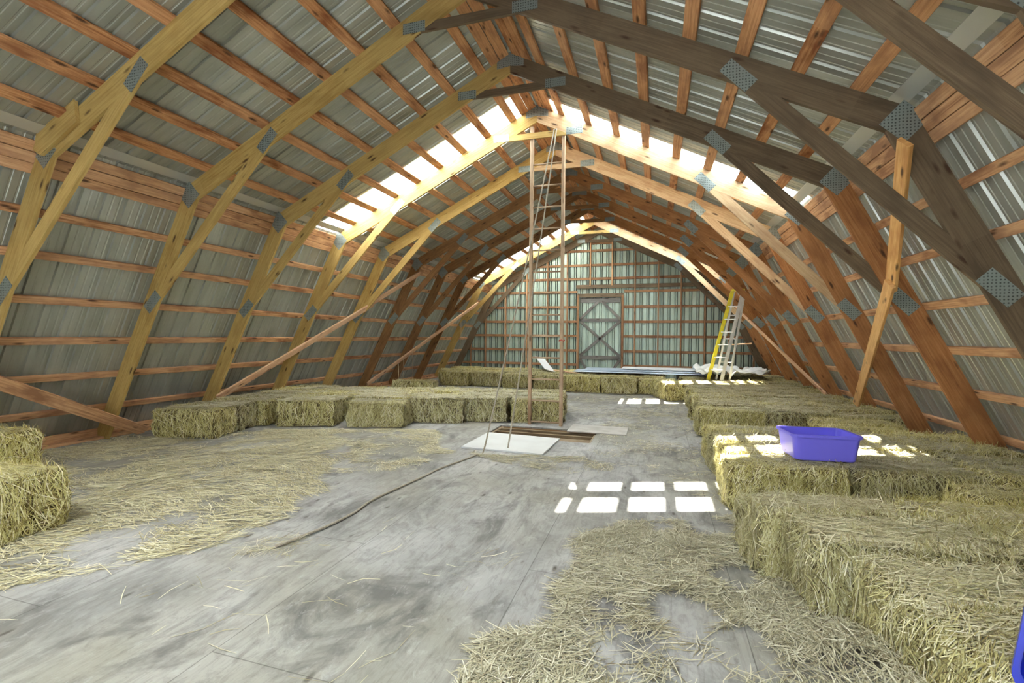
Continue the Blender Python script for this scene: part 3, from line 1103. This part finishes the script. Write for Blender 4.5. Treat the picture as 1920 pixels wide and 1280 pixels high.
for (x, y_, rot, lb) in ((2.62, 4.30, 8, 'straw bale filling the dark notch right of the bin row, end towards the notch'),
                         (2.45, 6.86, 4, 'straw bale by right wall between bin rows and dark-faced row, nearer one'),
                         (2.55, 7.38, 4, 'straw bale by right wall between bin rows and dark-faced row, farther one')):
    bale(x, y_, rot, lb, GR, sc=(1, 1, 0.97))
bale(0.36, 12.22, 108, 'orange glowing straw bale sticking out into the aisle at the far right', GR, sc=(1, 1.25, 1.0))

# --- left-hand bales in a stepped block, rows turned about 15 degrees
GL = 'straw bales along the left wall'
O = Vector((-6.88, 4.93)); r15 = math.radians(15)
EX, EY = Vector((math.cos(r15), math.sin(r15))), Vector((-math.sin(r15), math.cos(r15)))
rows_l = [(0.0, [0.02]), (0.48, [0.06]), (0.98, [0.22, 1.30, 2.46]), (1.46, [0.30, 1.25, 2.36, 3.34, ]),
          (1.62, [4.10, 5.08]), (1.94, [0.38, 1.33, 2.28, 3.23]), (2.10, [4.18, 5.13]),
          (2.42, [0.45, 1.40, 2.35, 3.30]), (2.58, [4.25, 5.20]), (2.90, [0.55, 1.50, 2.45, 3.40])]
for ri, (b_, aa) in enumerate(rows_l):
    for k, a_ in enumerate(aa):
        c = O + EX * (a_ + BL / 2) + EY * (b_ + BWD / 2)
        nm = 'left-hand straw bale, %s row from the front, %s from the wall' % (ORD[ri + 1], ORD[k + 1])
        if b_ in (1.62, 2.10, 2.58):
            nm = 'left-hand straw bale, %s behind the wooden ladder, %s' % (
                {1.62: 'first row', 2.10: 'second row', 2.58: 'third row'}[b_], ('left one', 'right one at the aisle')[k])
        if ri == 0:
            nm = 'greenish front straw bale of the left block, nearest the camera'
        bale(c.x, c.y, 15 + jit(3), nm, GL, sc=(1, 1, random.uniform(0.96, 1.04)), tilt=(jit(0.02), jit(0.025)))
bale(-4.86, 2.22, 3, 'straw bale cut off by the left edge of the photo, nearer one', GL, sc=(1.1, 1.15, 1.1))
bale(-6.78, 3.06, 4, 'straw bale cut off by the left edge of the photo, farther one by the wall', GL, sc=(1.1, 1.2, 1.12))
bale(-5.75, 10.62, 8, 'single straw bale alone by the left wall under the hanging strings', GL, sc=(1.15, 1, 0.9))

# --- far bales across the end of the loft
GF = 'straw bales before the far gable'
for ri in range(5):
    xs = -6.75 + (ri % 2) * 0.3 + (0.55 if ri == 0 else 0)
    k = 0
    while xs < -0.2:
        yy = 13.22 + 0.49 * ri
        if ri == 0:
            yy += (0.0, 0.12, 0.05, 0.02, -0.22, -0.30, -0.1, 0)[k]
        bale(xs + BL / 2, yy + jit(0.03), jit(4), 'straw bale before the far gable, %s row, %s from the left' % (ORD[ri + 1], ORD[k + 1]), GF,
             sc=(1, 1, random.uniform(0.96, 1.04)), tilt=(jit(0.02), jit(0.02)))
        xs += BL + 0.03
        k += 1

# --- loose straw
def in_poly(x, y, poly):
    c = np.zeros(len(x), bool)
    j = len(poly) - 1
    for i in range(len(poly)):
        xi, yi = poly[i]; xj, yj = poly[j]
        c ^= ((yi > y) != (yj > y)) & (x < (xj - xi) * (y - yi) / (yj - yi + 1e-12) + xi)
        j = i
    return c


def loose(label, poly, n, thr, seed, smin, smax, wid, holes=(), dirm=0.6, spread=0.7, pile=0.02, zoff=0.0, heap=None):
    r = np.random.default_rng(seed)
    xs, ys = [p[0] for p in poly], [p[1] for p in poly]
    N_ = n * 6
    x, y_ = r.uniform(min(xs), max(xs), N_), r.uniform(min(ys), max(ys), N_)
    ex = (vnoise(x, y_, seed + 5, 0.35) - 0.5) * 0.5
    keep = in_poly(x + ex, y_ + ex * 0.7, poly)
    d = 0.55 * vnoise(x, y_, seed, 0.75) + 0.45 * vnoise(x, y_, seed + 1, 0.22)
    keep &= d + r.normal(0, 0.10, N_) > thr
    for hx_, hy_, hr in holes:
        dist = np.hypot(x - hx_, (y_ - hy_) * 0.9)
        keep &= dist > hr * (0.7 + 0.6 * vnoise(x, y_, seed + 9, 0.12))
    keep &= ~((x > HX0) & (x < HX1) & (y_ > HY0) & (y_ < HY1))
    x, y_, d = x[keep], y_[keep], d[keep]
    top = np.zeros(len(x))
    if zoff:
        hit = np.zeros(len(x), bool)
        for bx, by, br_, bl_, bw_, bt in BALES:
            u = (x - bx) * math.cos(br_) + (y_ - by) * math.sin(br_)
            v = -(x - bx) * math.sin(br_) + (y_ - by) * math.cos(br_)
            s_ = (np.abs(u) < bl_ - 0.02) & (np.abs(v) < bw_ + 0.01)
            top[s_] = bt + 0.006
            hit |= s_
        x, y_, d, top = x[hit], y_[hit], d[hit], top[hit]
    x, y_, d, top = x[:n], y_[:n], d[:n], top[:n]
    n = len(x)
    ang = dirm + (vnoise(x, y_, seed + 3, 0.6) - 0.5) * 2.2 + r.normal(0, 1, n) * spread
    D = np.stack([np.cos(ang), np.sin(ang), np.zeros(n)], 1)
    L = r.uniform(smin, smax, n)
    zz = r.uniform(0.002, 1, n) ** 1.6 * pile * (0.4 + 1.6 * np.clip(d - thr, 0, 1)) + 0.003
    if heap:
        for hx_, hy_, hr, hh in heap:
            g = np.exp(-((x - hx_) ** 2 + (y_ - hy_) ** 2) / hr ** 2) * hh
            zz = zz + g * r.uniform(0.5, 1, n)
    P1 = np.stack([x, y_, zz], 1)
    bz = np.stack([0 * top, 0 * top, top], 1)
    P0 = P1 - D * (L / 2)[:, None]; P2 = P1 + D * (L / 2)[:, None]
    side = np.stack([-D[:, 1], D[:, 0], np.zeros(n)], 1)
    P0 += side * (r.normal(0, 0.10, n) * L)[:, None]; P2 += side * (r.normal(0, 0.10, n) * L)[:, None]
    P0[:, 2] = np.maximum(0.003, zz + r.normal(0, 0.10, n) * L * 0.35 * (pile > 0.015))
    P2[:, 2] = np.maximum(0.003, zz + r.normal(0, 0.10, n) * L * 0.35 * (pile > 0.015))
    Nn = np.stack([r.normal(0, .25, n), r.normal(0, .25, n), np.ones(n)], 1)
    V, F, T = ribbons(P0 + bz, P1 + bz, P2 + bz, Nn, r.uniform(0.6, 1.3, n) * wid, np.clip(r.normal(0.58, 0.2, n), 0, 1))
    me = mesh_np('loose_straw', V, F, T, [M['straw_loose']], np.zeros(len(F)))
    return tag(link('loose_straw', me), label, 'loose straw', None, 'stuff')


loose('trampled straw spread over the floor in front of the left bales',
      [(-7.35, 1.0), (-3.5, 1.75), (-3.15, 2.3), (-2.75, 2.65), (-3.05, 3.1), (-3.25, 4.4), (-3.9, 5.4), (-4.6, 6.35), (-5.8, 6.0), (-5.9, 5.2), (-7.35, 5.0)],
      26000, 0.41, 3, 0.06, 0.27, 0.0056, dirm=0.35, spread=0.55, pile=0.02)
loose('loose straw lying over the tops of the near right bales',
      [(0.72, 3.3), (0.95, 2.7), (1.1, 1.55), (3.0, 1.6), (3.1, 3.8), (0.75, 3.8)], 8500, 0.30, 21, 0.07, 0.26, 0.0048, dirm=0.7, spread=0.7, pile=0.012, zoff=0.412)
loose('loose straw lying over the bales around and behind the blue bin',
      [(0.72, 4.6), (3.1, 4.8), (3.1, 6.4), (0.72, 6.35)], 4200, 0.36, 22, 0.07, 0.22, 0.006, dirm=0.4, spread=0.7, pile=0.012, zoff=0.412)
loose('loose straw lying over the long far block of right bales',
      [(0.75, 7.8), (3.1, 7.8), (3.1, 13.0), (0.8, 13.0)], 8000, 0.34, 23, 0.08, 0.26, 0.009, dirm=0.4, spread=0.7, pile=0.014, zoff=0.412)
loose('loose straw lying over the tops of the left bale block',
      [(-6.9, 5.1), (-6.05, 5.35), (-5.7, 6.3), (-4.6, 6.75), (-2.2, 8.0), (-1.6, 8.3), (-1.9, 9.0), (-6.6, 8.3), (-7.2, 6.6)], 9000, 0.34, 24, 0.08, 0.24, 0.008, dirm=0.4, spread=0.7, pile=0.014, zoff=0.410)
loose('thin straw strewn between the left bales and the hatch board',
      [(-3.9, 5.0), (-3.3, 4.3), (-2.7, 4.6), (-2.45, 5.2), (-2.7, 5.6), (-3.4, 6.9), (-4.6, 6.4)], 3800, 0.42, 4, 0.05, 0.16, 0.0046, dirm=0.3, pile=0.014)
loose('thick loose straw on the floor before the right bales, bottom of the photo',
      [(0.75, 4.35), (0.0, 4.0), (-0.45, 3.75), (-0.62, 3.3), (-0.55, 2.85), (-0.66, 2.45), (-0.78, 1.9), (-0.8, 1.55), (0.8, 1.2), (1.6, 1.4), (1.5, 2.6), (1.0, 3.4)],
      27000, 0.30, 5, 0.05, 0.2, 0.0048, holes=((0.18, 2.72, 0.20), (0.50, 3.22, 0.16), (0.42, 2.52, 0.17), (0.42, 4.02, 0.18), (-0.28, 2.66, 0.10), (0.05, 3.9, 0.10)),
      dirm=0.9, spread=0.8, pile=0.04, heap=((0.98, 2.05, 0.34, 0.20), (1.0, 2.55, 0.25, 0.12)))
loose('small drift of straw along the front edge of the white hatch board',
      [(-2.25, 5.78), (-1.9, 5.45), (-1.3, 5.35), (-0.7, 5.15), (-0.45, 5.5), (-0.75, 6.0), (-1.25, 5.75)], 1500, 0.36, 6, 0.05, 0.15, 0.0046, pile=0.02)
loose('sparse dark straw litter on the aisle beside the right bales',
      [(-0.7, 6.4), (0.6, 4.4), (0.7, 4.7), (0.75, 9.5), (0.4, 11.5), (-0.6, 9.4), (-0.9, 8.4)], 2600, 0.52, 8, 0.04, 0.14, 0.005, pile=0.012)
loose('sparse straw litter on the far aisle beyond the ladder',
      [(-1.5, 9.3), (-1.2, 8.6), (0.5, 9.5), (0.5, 11.8), (-0.4, 12.9), (-3.2, 13.0), (-5.0, 12.8), (-5.0, 10.0)], 2600, 0.46, 9, 0.06, 0.2, 0.008, pile=0.012)
loose('small tuft of straw at the end of the rope',
      [(-2.72, 2.5), (-2.4, 2.55), (-2.25, 2.95), (-2.45, 3.0), (-2.7, 2.75)], 140, 0.3, 10, 0.06, 0.2, 0.0042, dirm=0.9, pile=0.03)
loose('few stray stalks scattered on the bare floor at lower left',
      [(-3.4, 1.4), (-1.0, 1.6), (-0.9, 3.4), (-2.2, 3.6), (-2.6, 2.4)], 60, 0.52, 12, 0.06, 0.22, 0.0042, dirm=0.8, spread=0.5, pile=0.01)

# ------------------------------------------------------------------ wooden hay ladder
LY = 7.80
lad = thing('hay_ladder', 'tall wooden ladder standing upright behind the floor hatch', 'ladder', (-1.775, LY, 0))
for x, zt in ((-0.275, 5.03), (0.265, 5.0)):
    mb = MB(); mb.beam((x, 0, 0.0), (x, 0, zt), 0.052, 0.075, up=(0, 1, 0)); mb.build('rail', M['ladderwood'], lad)
for k in range(13):
    z = 0.05 + 0.362 * k
    mb = MB(); mb.tube([(-0.25, 0, z), (0.24, 0, z)], 0.015, 8); mb.build('rung', M['ladderwood'], lad)
mb = MB()
mb.tube([(0.265 + 0.045 * math.cos(a), 0.055 * math.sin(a), 1.43 + 0.012 * math.sin(3 * a)) for a in np.linspace(0, 6.28 * 2, 26)], 0.006, 6)
tag(mb.build('twine_wrap', M['redtwine'], None, (-1.775, LY, 0)), 'red twine wound round the right rail of the wooden ladder', 'twine')

# rope over the collar tie of the truss, down to the hatch board and along the floor
T3Y = TY1 + 2 * TS
rp = [(-1.84, 5.90, 0.035)]
top1 = Vector((-1.62, T3Y - 0.035, COLZ + 0.02))
A_ = Vector((-1.84, 5.90, 0.04))
for k in range(1, 12):
    f = k / 12
    p = A_.lerp(top1, f)
    p.z -= 0.10 * math.sin(math.pi * f)
    rp.append(tuple(p))
rp += [(-1.62, T3Y - 0.032, COLZ + 0.035), (-1.625, T3Y, COLZ + 0.060), (-1.66, T3Y - 0.01, COLZ + 0.060), (-1.665, T3Y - 0.033, COLZ + 0.035)]
B_ = Vector((-2.09, 5.66, 0.03)); top2 = Vector((-1.665, T3Y - 0.036, COLZ + 0.0))
for k in range(0, 12):
    f = k / 12
    p = top2.lerp(B_, f)
    p.z -= 0.10 * math.sin(math.pi * f)
    rp.append(tuple(p))
rp += [(-2.09, 5.64, 0.022), (-2.13, 5.5, 0.012), (-2.2, 5.2, 0.012), (-2.3, 4.8, 0.012), (-2.33, 4.5, 0.012), (-2.38, 4.1, 0.012), (-2.43, 3.7, 0.012),
       (-2.40, 3.4, 0.012), (-2.42, 3.1, 0.014), (-2.47, 2.85, 0.018), (-2.52, 2.66, 0.02)]


def smooth_path(P, m=4):
    P = [Vector(p) for p in P]
    out = []
    for i in range(len(P) - 1):
        p0, p1, p2, p3 = P[max(i - 1, 0)], P[i], P[i + 1], P[min(i + 2, len(P) - 1)]
        for k in range(m):
            t = k / m
            out.append(0.5 * ((2 * p1) + (p2 - p0) * t + (2 * p0 - 5 * p1 + 4 * p2 - p3) * t * t + (3 * p1 - p0 - 3 * p2 + p3) * t ** 3))
    out.append(P[-1])
    return out


mb = MB()
mb.tube(smooth_path(rp), 0.0105, 7)
tag(mb.build('rope', M['rope']), 'long rope looped over a collar tie and trailing across the floor', 'rope')

# hatch: white board, plywood piece, joists in the opening
mb = MB()
pts = [(-2.47, 5.82), (-1.35, 5.79), (-1.32, 6.76), (-2.45, 6.83)]
base = len(mb.v)
mb.v += [(x, y_, 0.003) for x, y_ in pts] + [(x, y_, 0.022) for x, y_ in pts]
for f in ((3, 2, 1, 0), (4, 5, 6, 7), (0, 1, 5, 4), (1, 2, 6, 5), (2, 3, 7, 6), (3, 0, 4, 7)):
    mb.f.append(f); mb.uv.append([(0, 0)] * 4); mb.mi.append(0); mb.sm.append(False)
tag(mb.build('hatch_board', M['white']), 'white board lying flat on the floor, half over the hatch', 'board')
mb = MB()
mb.box((-1.33, 7.36, 0.001), (-0.42, 7.96, 0.016))
o = mb.build('plywood_piece', M['ply']); tag(o, 'thin grey plywood piece lying over the right back corner of the hatch', 'board')
for k, yy in enumerate((7.47, 7.24, 6.98)):
    mb = MB(); mb.beam((HX0 - 0.3, yy, -0.14), (HX1 + 0.3, yy, -0.14), 0.045, 0.22)
    tag(mb.build('floor_joist', M['joist']), 'floor joist seen in the hatch opening, %s from the back' % ORD[k + 1], 'joist', 'joists in the hatch')
for k, (p, q) in enumerate((((HX0 + 0.02, HY0, -0.12), (HX0 + 0.02, HY1, -0.12)), ((HX1 - 0.02, HY0, -0.12), (HX1 - 0.02, HY1, -0.12)))):
    mb = MB(); mb.beam(p, q, 0.04, 0.19)
    tag(mb.build('hatch_trimmer', M['joist']), 'trimmer board on the %s side of the hatch opening' % ('left', 'right')[k], 'board')

# ------------------------------------------------------------------ plastic bins
def bin_mb(w, d, hgt, taper=0.84, r=0.05):
    def ring(sx, sy, z, rr):
        out = []
        for cx, cy, a0 in ((1, 1, 0), (-1, 1, 90), (-1, -1, 180), (1, -1, 270)):
            for k in range(6):
                a = math.radians(a0 + 18 * k)
                out.append((cx * (sx - rr) + rr * math.cos(a), cy * (sy - rr) + rr * math.sin(a), z))
        return out
    W, D = w / 2, d / 2
    t = 0.006
    body = [ring(W * taper * 0.97, D * taper * 0.97, 0.0, r * .8), ring(W * taper, D * taper, 0.012, r * .8), ring(W * 0.985, D * 0.975, hgt * 0.95, r), ring(W * 0.985, D * 0.975, hgt, r)]
    inner = [ring(W * 0.985 - t, D * 0.975 - t, hgt, r), ring(W * taper - t, D * taper - t, 0.014, r * .8)]
    b = MB()
    seq = body + inner
    for i in range(len(seq) - 1):
        b.quadloop(seq[i], seq[i + 1], 0, 1, 0, True, False)
    k = len(b.v); b.v += seq[0]; b.cap(list(range(k, k + 24))[::-1])
    k = len(b.v); b.v += seq[-1]; b.cap(list(range(k, k + 24)))
    rim = MB()
    rs = [ring(W * 0.985 + .001, D * 0.975 + .001, hgt * 0.93, r), ring(W * 1.03, D * 1.04, hgt * 0.92, r * 1.1), ring(W * 1.03, D * 1.04, hgt + 0.004, r * 1.1), ring(W * 0.975, D * 0.965, hgt + 0.004, r)]
    for i in range(3):
        rim.quadloop(rs[i], rs[i + 1], 0, 1, 0, True, False)
    return b, rim


bn_ = thing('storage_bin', 'violet blue plastic bin standing on sunlit straw bales', 'bin', (1.42, 4.95, 0.425), math.radians(6))
b_, r_ = bin_mb(0.56, 0.42, 0.225, 0.88)
b_.build('tub', M['bin'], bn_); r_.build('rim', M['bin'], bn_)
bn2 = thing('storage_bin', 'deep blue plastic bin cut off at the bottom right corner', 'bin')
_n = Vector((-0.42, -0.85, 0.10)).normalized()
_x = Vector((0.10, -0.10, 1.0)).cross(_n).normalized()
_y = _n.cross(_x)
_mm = Matrix((_x, _y, _n)).transposed().to_4x4()
_mm.translation = Vector((1.409, 1.976, 0.638))
bn2.matrix_world = _mm
b_, r_ = bin_mb(0.44, 0.50, 0.28)
b_.build('tub', M['bin2'], bn2); r_.build('rim', M['bin2'], bn2)

# ------------------------------------------------------------------ stepladder leaning on the right trusses
sl = thing('stepladder', 'yellow and aluminium stepladder leaning folded against the right braces', 'stepladder', (1.28, 13.05, 0.43))
lean = Vector((0.235, -0.05, 1)).normalized()
H_ = 2.30
sx, sy = Vector((0.56, -0.12, 0)), Vector((0.16, 0.12, 0))
for nm, off, k, mat in (('front_rail', 0.0, 0.0, 'yellow'), ('front_rail', 1.0, 0.0, 'alu'), ('rear_rail', 0.0, 1.0, 'alu'), ('rear_rail', 1.0, 1.0, 'alu')):
    p = sx * off * 0.55 + sy * k * 1.3
    q = sx * off * 0.42 + sy * k * 0.3 + lean * H_
    mb = MB(); mb.beam(p, q, 0.085 if k == 0 else 0.05, 0.03, up=(0, 1, 0.05))
    o = mb.build(nm, M[mat], sl)
    if mat == 'yellow':
        o['label'] = 'yellow side rail'
for k in range(6):
    f = (k + 0.8) / 7.0
    p = lean * H_ * f
    q = p + sx * (0.55 - 0.13 * f)
    mb = MB(); mb.beam(p, q, 0.08, 0.022, up=(0, 0, 1)); mb.build('step', M['alu'], sl)
for k in range(3):
    f = (k * 1.6 + 1.2) / 6
    p = sy * (1.3 - 1.0 * f) + lean * H_ * f
    mb = MB(); mb.beam(p, p + sx * (0.55 - 0.13 * f), 0.03, 0.018); mb.build('spreader_bar', M['alu'], sl)
mb = MB(); p = lean * (H_ + 0.02); mb.beam(p - sx * 0.04, p + sx * 0.48, 0.17, 0.05, up=lean); mb.build('top_cap', M['yellow'], sl)
mb = MB(); mb.beam((1.82, 13.5, 1.32), (2.35, 13.42, 1.36), 0.05, 0.03)
tag(mb.build('small_plank', M['brace']), 'short pale plank sticking out right of the stepladder', 'plank')

# ------------------------------------------------------------------ tarp, metal sheets, boards on the far bales
nx_, ny_ = 46, 30
xs = np.linspace(0, 1, nx_); ys = np.linspace(0, 1, ny_)
U_, V_ = np.meshgrid(xs, ys, indexing='ij')
ux, vy = U_.ravel(), V_.ravel()
px = 1.02 + 1.75 * ux + 0.12 * (vnoise(vy * 3, ux * 2, 1, 0.4) - .5)
py = 12.98 + 1.9 * vy + 0.45 * ux + 0.25 * (vnoise(ux * 4, vy, 2, 0.5) - .5)
pz = 0.46 + 0.34 * np.abs(vnoise(px, py, 3, 0.28) - .5) + 0.14 * vnoise(px, py, 4, 0.6) + 0.04 * vnoise(px, py, 5, 0.1)
idx = np.arange(nx_ * ny_).reshape(nx_, ny_)
F = np.stack([idx[:-1, :-1], idx[1:, :-1], idx[1:, 1:], idx[:-1, 1:]], -1).reshape(-1, 4)
me = mesh_np('tarp', np.stack([px, py, pz], 1), F, np.zeros(len(px)), [M['tarp']], np.zeros(len(F)))
me.polygons.foreach_set('use_smooth', [True] * len(F))
o = link('tarp', me)
sm_ = o.modifiers.new('thickness', 'SOLIDIFY'); sm_.thickness = 0.004
tag(o, 'crumpled white tarp under the stepladder on the far right bales', 'tarp')
for k, (x0, x1, yy, z, mt) in enumerate(((-2.35, 1.30, 14.35, 0.470, 'sheet_blue'), (-2.1, 1.5, 14.75, 0.50, 'sheet_blue'), (-1.0, 1.9, 15.1, 0.535, 'white'))):
    mb = MB()
    pr = rib_profile(0, 0.9)
    base = len(mb.v)
    for y_, hh in pr:
        mb.v += [(x0, yy - 0.45 + y_, z + hh), (x1, yy - 0.45 + y_, z + hh)]
    for i in range(len(pr) - 1):
        mb.f.append((base + 2 * i, base + 2 * i + 1, base + 2 * i + 3, base + 2 * i + 2)); mb.uv.append([(0, 0)] * 4); mb.mi.append(0); mb.sm.append(False)
    o = mb.build('roofing_sheet', M[mt])
    s_ = o.modifiers.new('thickness', 'SOLIDIFY'); s_.thickness = 0.003
    tag(o, ('pale blue ribbed roofing sheet lying nearest on the far bales', 'pale blue ribbed roofing sheet in the middle of the stack before the far door', 'white ribbed roofing sheet on top at the back of the stack')[k],
        'metal sheet', 'roofing sheets on the far bales')
mb = MB(); mb.beam((-3.72, 15.4, 0.78), (-3.12, 14.3, 0.44), 0.36, 0.02, up=(0.35, 0.0, 1))
tag(mb.build('white_board', M['white']), 'small white board propped up on the far bales behind the ladder', 'board')
mb = MB(); mb.beam((-3.0, 14.4, 0.45), (-2.1, 13.35, 0.46), 0.09, 0.022)
tag(mb.build('small_plank', M['brace']), 'thin plank lying on the far bales beside the white board', 'plank')

# strings hanging from the far left brace
def lb(y_):
    f = (y_ - 10.72) / (15.5 - 10.72)
    p = legpt(-1, y_, 0.20 + f * 2.42, 0.165)
    return Vector(p)


for k, (yy, zb_) in enumerate(((11.75, 0.14), (11.95, 0.12), (12.3, 0.12), (14.5, 1.2))):
    p = lb(yy); p.x += 0.03
    mb = MB(); mb.tube([(p.x, p.y, p.z), (p.x + 0.01, p.y, (p.z + zb_) / 2), (p.x, p.y, zb_)], 0.006, 6)
    tag(mb.build('twine_strand', M['twine']), ('pale twine hanging from the long left brace, leftmost', 'pale twine hanging from the long left brace, second from left',
        'pale twine hanging from the long left brace, third from left', 'short pale twine hanging high on the long left brace')[k], 'twine', 'hanging twines')
